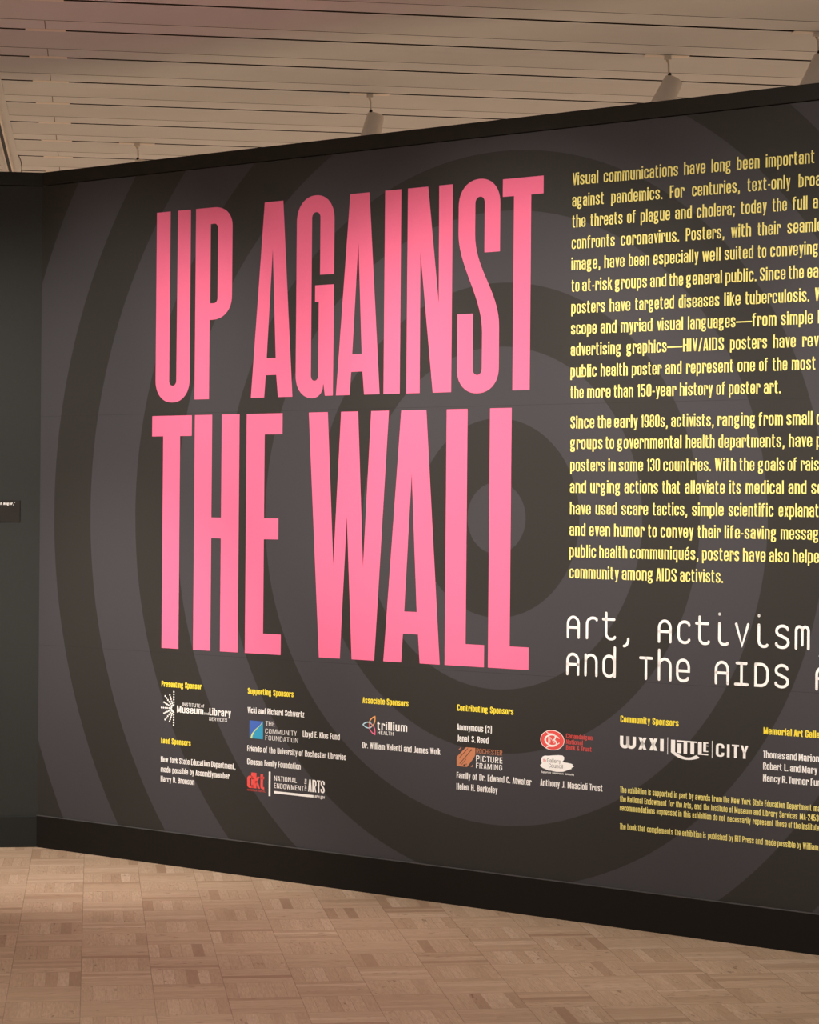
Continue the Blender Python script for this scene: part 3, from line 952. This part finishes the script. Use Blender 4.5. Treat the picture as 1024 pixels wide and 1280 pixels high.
t = wall_thing('subtitle_lettering', 'white rounded typewriter lettering Art, Activism and The AIDS below the yellow paragraphs', 'wall text')
PITCH_U = 0.08575
mono_line([(c, m) for c, m in zip('Art,Activism,', (3.093, 3.1818, 3.2632, 3.344, 3.5212, 3.6077, 3.6915, 3.7838, 3.8653, 3.9554, 4.0378, 4.1219, 4.207))], 1.1345, t)
mono_line([(c, m) for c, m in zip('AndTheAIDSA', (3.0921, 3.1794, 3.2653, 3.4368, 3.5225, 3.6054, 3.7783, 3.864, 3.9509, 4.037, 4.2095))], 0.9858, t)

# ------------------------------------------------------------------ sponsor credits
BOLD, HEAD, MEDIUM = (15, 11.5), (18, 13.5), (14, 12)
CAP = 0.0270


def credit(label, heading, names, head_base=0.8135):
    t = wall_thing('sponsor_credit', label, 'sponsor credit')
    if heading:
        for txt, u0, u1, base in heading:
            sh = Sheet()
            set_word(sh, txt, u0, u1, base, CAP, HEAD, 7.5)
            sh.build('heading', M['gold'], t)
    for row in names:
        sh = Sheet()
        for txt, u0, u1, base in row:
            set_word(sh, txt, u0, u1, base, CAP, BOLD, 7.5)
        sh.build('text_line', M['white'], t)
    return t


credit('yellow heading Presenting Sponsor above the white dotted half sunburst', [('Presenting Sponsor', .8175, 1.0688, .8185)], [])
credit('yellow heading Lead Sponsors with three white lines below the dotted sunburst', [('Lead Sponsors', .8182, 1.0046, .5570)],
       [[('New York State Education Department,', .8175, 1.2794, .4705)], [('made possible by Assemblymember', .8175, 1.2442, .4245)], [('Harry B. Bronson', .8175, 1.0286, .3805)]])
credit('yellow heading Supporting Sponsors with white names around the blue square emblem', [('Supporting Sponsors', 1.3495, 1.6183, .8145)],
       [[('Vicki and Richard Schwartz', 1.3495, 1.6811, .729)], [('Lloyd E. Klos Fund', 1.6738, 1.8839, .644)],
        [('Friends of the University of Rochester Libraries', 1.3495, 1.9197, .5585)], [('Gleason Family Foundation', 1.3495, 1.6629, .499)]])
credit('yellow heading Associate Sponsors with one white line below the three petal emblem', [('Associate Sponsors', 2.0089, 2.2592, .8115)],
       [[('Dr. William Valenti and James Wolk', 2.0095, 2.4309, .6185)]])
credit('yellow heading Contributing Sponsors with white names around the copper striped emblem', [('Contributing Sponsors', 2.5160, 2.8031, .8095)],
       [[('Anonymous (2)', 2.5155, 2.6945, .729)], [('Janet S. Reed', 2.5155, 2.6788, .6825)], [('Family of Dr. Edward C. Atwater', 2.5163, 2.8959, .5280)], [('Helen H. Berkeley', 2.5163, 2.7267, .4815)]])
credit('single white trust name line below the white brush stroke emblem', None, [[('Anthony J. Mascioli Trust', 2.9386, 3.2411, .5310)]])
credit('yellow heading Community Sponsors above the row of heavy white capitals', [('Community Sponsors', 3.3203, 3.5879, .8125)], [])
credit('yellow heading with three white name lines at the right end of the sponsor row',
       [('Memorial', 3.9615, 4.0817, .808), ('Art', 4.0901, 4.1311, .808), ('Galle', 4.1382, 4.1985, .808)],
       [[('Thomas', 3.9608, 4.0532, .7185), ('and', 4.0588, 4.1034, .7185), ('Marion', 4.1114, 4.1972, .7185)],
        [('Robert', 3.9610, 4.0427, .6745), ('L.', 4.0511, 4.0676, .6745), ('and', 4.0760, 4.1192, .6745), ('Mary', 4.1263, 4.1901, .6745)],
        [('Nancy', 3.9611, 4.0348, .6290), ('R.', 4.0426, 4.0634, .6290), ('Turner', 4.0702, 4.1544, .6290), ('Fun', 4.1627, 4.2045, .6290)]])

t = wall_thing('funding_note', 'small yellow print in three lines beginning The exhibition is supported', 'wall text')
for v, words in FUNDING_NOTE:
    line_mesh(words, v, 0.0240, M['yellow'], t, (14, 11), 10, 0.0014)
t = wall_thing('book_note', 'single line of small yellow print beginning The book, lowest on the wall', 'wall text')
for v, words in BOOK_NOTE:
    line_mesh(words, v, 0.0240, M['yellow'], t, (14, 11), 10, 0.0014)


# ------------------------------------------------------------------ sponsor logos
def logo(label):
    return wall_thing('sponsor_logo', label, 'logo')


def lettering(parent, rows, mat, pen=MEDIUM, gap=8.0, name='lettering', y=-0.0008):
    for txt, u0, u1, base, h in rows:
        sh = Sheet(y)
        set_word(sh, txt, u0, u1, base, h, pen, gap)
        sh.build(name, mat, parent)


t = logo('white dotted half sunburst emblem with small white lettering below Presenting Sponsor')
sh = Sheet()
for k in range(9):
    a = math.radians(90 + 22.5 * k)
    R = 0.0765 if k % 2 == 0 else 0.0655
    for i in range(6):
        r = R * (0.22 + 0.78 * i / 5)
        sh.disc(0.896 + r * math.cos(a), 0.7215 + r * math.sin(a), 0.0046, 0.0044, 10)
sh.build('emblem', M['white'], t)
lettering(t, [('Museum', .9159, 1.0812, .7048, .0320), ('Library', 1.1173, 1.2501, .7048, .0330)], M['white'], (16.5, 12.5))
lettering(t, [('INSTITUTE', .9508, 1.0616, .7355, .0165), ('of', 1.0673, 1.0866, .7365, .0150), ('SERVICES', 1.1161, 1.2267, .6800, .0160), ('and', 1.0835, 1.1150, .7050, .0125)], M['white'], (11, 10))

t = logo('blue and teal square emblem with a lime curve and thin white capitals')
sh = Sheet()
sh.poly([(1.3615, .6965), (1.3615, .6172), (1.4418, .6172), (1.4418, .6965)])
sh.build('square', M['blue'], t)
curve = bezier((1.4385, .6965), (1.4300, .6700), (1.3760, .6560), (1.3740, .6172), 16)
sh = Sheet(-0.0012)
sh.shape([curve + [(1.4418, .6172), (1.4418, .6965)]])
sh.build('hill', M['teal'], t)
sh = Sheet(-0.0016)
for i in range(16):
    w0, w1 = 0.0012 + 0.0085 * i / 16, 0.0012 + 0.0085 * (i + 1) / 16
    (xa, ya), (xb, yb) = curve[i], curve[i + 1]
    sh.poly([(xa - w0 * .5, ya), (xa + w0 * .5, ya), (xb + w1 * .5, yb), (xb - w1 * .5, yb)])
sh.build('curve', M['lime'], t)
lettering(t, [('THE', 1.4568, 1.5102, .6785, .0215), ('COMMUNITY', 1.4545, 1.6392, .6450, .0215), ('FOUNDATION', 1.4555, 1.6471, .6150, .0215)], M['white'], (9.5, 8.0), 9)

t = logo('red lowercase three letter emblem over a tiny red line, left of a white bar')
sh = Sheet()
set_word(sh, 'dkt', 1.3505, 1.4592, .3955, .0690, (18, 15), 1.0)
sh.build('lettering', M['red'], t)
lettering(t, [('INTERNATIONAL', 1.3503, 1.4588, .3815, .0085)], M['red'], (13, 13))

t = logo('white capitals with one taller word, upright bar and underline, right of red emblem')
sh = Sheet()
sh.poly(rect(1.4778, 1.4885, .3674, .4762))
sh.build('upright_bar', M['white'], t)
sh = Sheet()
sh.poly(rect(1.5102, 1.7381, .3821, .3928))
sh.build('underline', M['white'], t)
lettering(t, [('NATIONAL', 1.5097, 1.6415, .4385, .0225), ('ENDOWMENT', 1.5097, 1.6815, .4060, .0225)], M['white'], (12, 10))
lettering(t, [('ARTS', 1.7060, 1.8014, .4060, .0545)], M['white'], (15, 12), 6)
lettering(t, [('arts.gov', 1.7457, 1.8017, .3815, .0150)], M['white'], (14, 13))
sh = Sheet()
st, w = layout('for', CONDENSED, 8, 14)
for txt, v0, v1 in (('for', .4085, .4330), ('the', .4375, .4595)):
    st, w = layout(txt, CONDENSED, 8, 14)
    k = (v1 - v0) / w
    for pts, c in st:
        sh.stroke([(1.6975 - y * 0.00013, v0 + x * k) for x, y in pts], c, 0.0019, 0.0024)
sh.build('upright_lettering', M['white'], t)

t = logo('three outlined petals in blue, orange and pink with white lowercase lettering')


def petal(tip, root, bulge, mat):
    (x0, y0), (x1, y1) = root, tip
    dx, dy = x1 - x0, y1 - y0
    l = math.hypot(dx, dy)
    nx, ny = -dy / l * bulge, dx / l * bulge
    a = bezier(root, (x0 + dx * .15 + nx, y0 + dy * .15 + ny), (x0 + dx * .65 + nx, y0 + dy * .65 + ny), tip, 10)
    b = bezier(tip, (x0 + dx * .65 - nx, y0 + dy * .65 - ny), (x0 + dx * .15 - nx, y0 + dy * .15 - ny), root, 10)
    sh = Sheet()
    sh.stroke(a + b[1:-1], True, 0.0050, 0.0046)
    sh.build('petal', mat, t)['label'] = {'sky': 'pale blue petal', 'orange': 'orange petal', 'pink': 'pink petal'}[[k for k in M if M[k] == mat][0]]


petal((2.0125, .7190), (2.0640, .7190), .0165, M['sky'])
petal((2.0780, .7580), (2.0500, .7130), .0165, M['orange'])
petal((2.0780, .6810), (2.0500, .7255), .0165, M['pink'])
lettering(t, [('trillium', 2.0905, 2.2540, .7030, .0360)], M['white'], (16, 13), 8)
lettering(t, [('HEALTH', 2.0929, 2.1797, .6825, .0158)], M['white'], (13, 12))

t = logo('copper striped parallelogram emblem beside copper and white capitals')
sh = Sheet()
sh.shape([[(2.5633, .6601), (2.6117, .6607), (2.6117, .6317), (2.6030, .6164), (2.5698, .5785), (2.5161, .5785), (2.5163, .6169)]])
sh.poly([(2.5255, .6485), (2.5300, .6470), (2.5405, .6570), (2.5370, .6585)])
sh.poly([(2.5895, .5800), (2.5960, .5800), (2.6020, .5910), (2.5995, .5915)])
sh.build('emblem', M['copper'], t)
sh = Sheet(-0.0014)
for a, b, w in (((2.5315, .6155), (2.5735, .6555), .0024), ((2.5325, .5905), (2.5915, .6510), .0024), ((2.5420, .5865), (2.5650, .6110), .0018)):
    sh.stroke([a, b], False, w, w, True)
sh.disc(2.5915, .6505, .0035, .0035)
sh.disc(2.5560, .5850, .0052, .0042)
sh.disc(2.5660, .5900, .0022, .0030)
sh.build('strokes', M['ink'], t)
lettering(t, [('ROCHESTER', 2.6166, 2.7489, .6385, .0215)], M['copper'], (9.5, 9))
lettering(t, [('PICTURE', 2.6150, 2.7500, .6060, .0250), ('FRAMING', 2.6150, 2.7500, .5775, .0225)], M['white'], (13.5, 13))

t = logo('red oval emblem with a white monogram and red serif style lettering')
sh = Sheet()
sh.disc(2.9960, .7190, .0588, .0407, 48)
sh.build('oval_rim', M['white'], t)
sh = Sheet(-0.0012)
sh.disc(2.9960, .7190, .0562, .0383, 48)
sh.build('oval', M['red'], t)
sh = Sheet(-0.0016)
arc = [(2.9955 + .0335 * math.cos(math.radians(d)), .7190 + .0215 * math.sin(math.radians(d))) for d in range(42, 319, 12)]
sh.stroke(arc, False, .0085, .0045)
sh.stroke([(2.9800, .6925), (2.9800, .7455)], False, .0060, .0040)
sh.stroke([(2.9760, .7440), (2.9960, .7440)] + bezier((2.9960, .7440), (3.0160, .7440), (3.0160, .7205), (2.9990, .7205), 8)[1:], False, .0058, .0042)
sh.stroke([(2.9990, .7205)] + bezier((2.9990, .7205), (3.0230, .7205), (3.0230, .6940), (2.9960, .6940), 8)[1:] + [(2.9740, .6940)], False, .0062, .0045)
sh.stroke([(2.9860, .7080), (2.9860, .7300), (3.0060, .7080), (3.0060, .7300)], False, .0030, .0026)
for x0, y0, x1, y1 in ((3.0190, .7360, 3.0300, .7285), (3.0190, .7020, 3.0300, .7095), (2.9690, .7500, 2.9800, .7430), (2.9690, .6880, 2.9800, .6950)):
    sh.stroke([(x0, y0), (x1, y1)], False, .0038, .0034, True)
sh.build('monogram', M['white'], t)
lettering(t, [('Canandaigua', 3.0631, 3.1888, .7320, .0190), ('National', 3.0633, 3.1431, .7085, .0190), ('Bank & Trust', 3.0636, 3.1865, .6855, .0190)], M['red'], (11, 9), 9)

t = logo('white brush stroke emblem with dark lettering, below the red oval')
sh = Sheet()
sh.shape([[(2.9440, .6430), (2.9500, .6500), (2.9600, .6540), (2.9760, .6545), (2.9980, .6575), (3.0250, .6605), (3.0459, .6607), (3.0545, .6540), (3.0540, .6440), (3.0450, .6340), (3.0700, .6325),
           (3.0871, .6306), (3.0990, .6270), (3.0920, .6230), (3.1040, .6220), (3.0950, .6160), (3.0890, .6130), (3.0920, .6100), (3.0738, .6042), (3.0500, .5950), (3.0193, .5925), (2.9990, .5940), (2.9867, .5961),
           (2.9820, .5940), (2.9505, .6033), (2.9383, .6096), (2.9380, .6150), (2.9460, .6220), (2.9420, .6330)]])
sh.build('brush_stroke', M['white'], t)
lettering(t, [('Gallery', 2.9713, 3.0384, .6280, .0160), ('Council', 2.9799, 3.0490, .6080, .0160)], M['ink'], (8.5, 8), 9, 'lettering', -0.0012)
lettering(t, [('the', 2.9524, 2.9660, .6290, .0120)], M['red'], (13, 11), 8, 'small_lettering', -0.0012)
lettering(t, [('Supporters', 2.9444, 2.9910, .5835, .0078), ('Connoisseurs', 2.9980, 3.0520, .5835, .0078), ('Community', 3.0590, 3.1032, .5835, .0078)], M['white'], (12, 12), 8, 'caption')

t = logo('row of heavy white capitals parted by thin upright bars, below Community Sponsors')
sh = Sheet()
st = [('W', 3.3194, 3.3955), ('X', 3.4010, 3.4470), ('X', 3.4500, 3.4975), ('I', 3.5045, 3.5220)]
for ch, a, b in st[1:3]:
    set_word(sh, ch, a, b, .7110, .0485, (27, 19))
sh.poly(rect(3.5050, 3.5210, .7110, .7590))
sh.stroke([(3.3270, .7590), (3.3270, .7280)] + bezier((3.3270, .7280), (3.3270, .7125), (3.3560, .7125), (3.3560, .7280), 8)[1:] + [(3.3560, .7590)], False, .0150, .0125)
sh.stroke([(3.3560, .7590), (3.3560, .7280)] + bezier((3.3560, .7280), (3.3560, .7125), (3.3860, .7125), (3.3860, .7280), 8)[1:] + [(3.3860, .7590)], False, .0150, .0125)
sh.build('lettering', M['white'], t)
for u in (3.5390, 3.7385):
    sh = Sheet()
    sh.poly(rect(u - .0012, u + .0012, .7005, .7668))
    sh.build('divider', M['white'], t)
sh = Sheet()
sh.poly(rect(3.5542, 3.5727, .7100, .7590))
sh.poly(rect(3.5800, 3.6717, .7535, .7592))
sh.poly(rect(3.5828, 3.6006, .7090, .7470))
sh.poly(rect(3.6113, 3.6270, .7090, .7550))
sh.poly(rect(3.6418, 3.6586, .7090, .7550))
sh.poly(rect(3.6759, 3.6925, .7092, .7590))
sh.poly(rect(3.6900, 3.7212, .7093, .7148))
sh.poly(rect(3.6990, 3.7114, .7221, .7588))
for y0, y1 in ((.7221, .7262), (.7438, .7473), (.7545, .7588)):
    sh.poly(rect(3.7100, 3.7212, y0, y1))
low = bezier((3.5542, .7105), (3.5850, .6860), (3.6300, .6760), (3.6841, .6971), 14)
top = bezier((3.6676, .7071), (3.6400, .6900), (3.6150, .6900), (3.5727, .7125), 14)
sh.shape([low + top])
sh.build('lettering', M['white'], t)
lettering(t, [('CITY', 3.7530, 3.8990, .7085, .0510)], M['white'], (18, 13), 9)

# ------------------------------------------------------------------ label on the side wall
t = thing('wall_label', 'small dark text label with white print on the left wall at the frame edge', 'label', CORNER, S_ROT)
bm = bmesh.new()
add_box(bm, -0.42, -0.095, -0.004, -0.0002, 1.567, 1.672, 0.0008)
from_bm('card', bm, M['label'], t)
sh = Sheet(-0.0046)
set_word(sh, 'anger,"', -0.1745, -0.1185, 1.6497, 0.0135, (17, 15), 8)
set_word(sh, 'n', -0.1885, -0.1805, 1.6497, 0.0135, (17, 15), 8)
sh.build('text_line', M['white'], t)
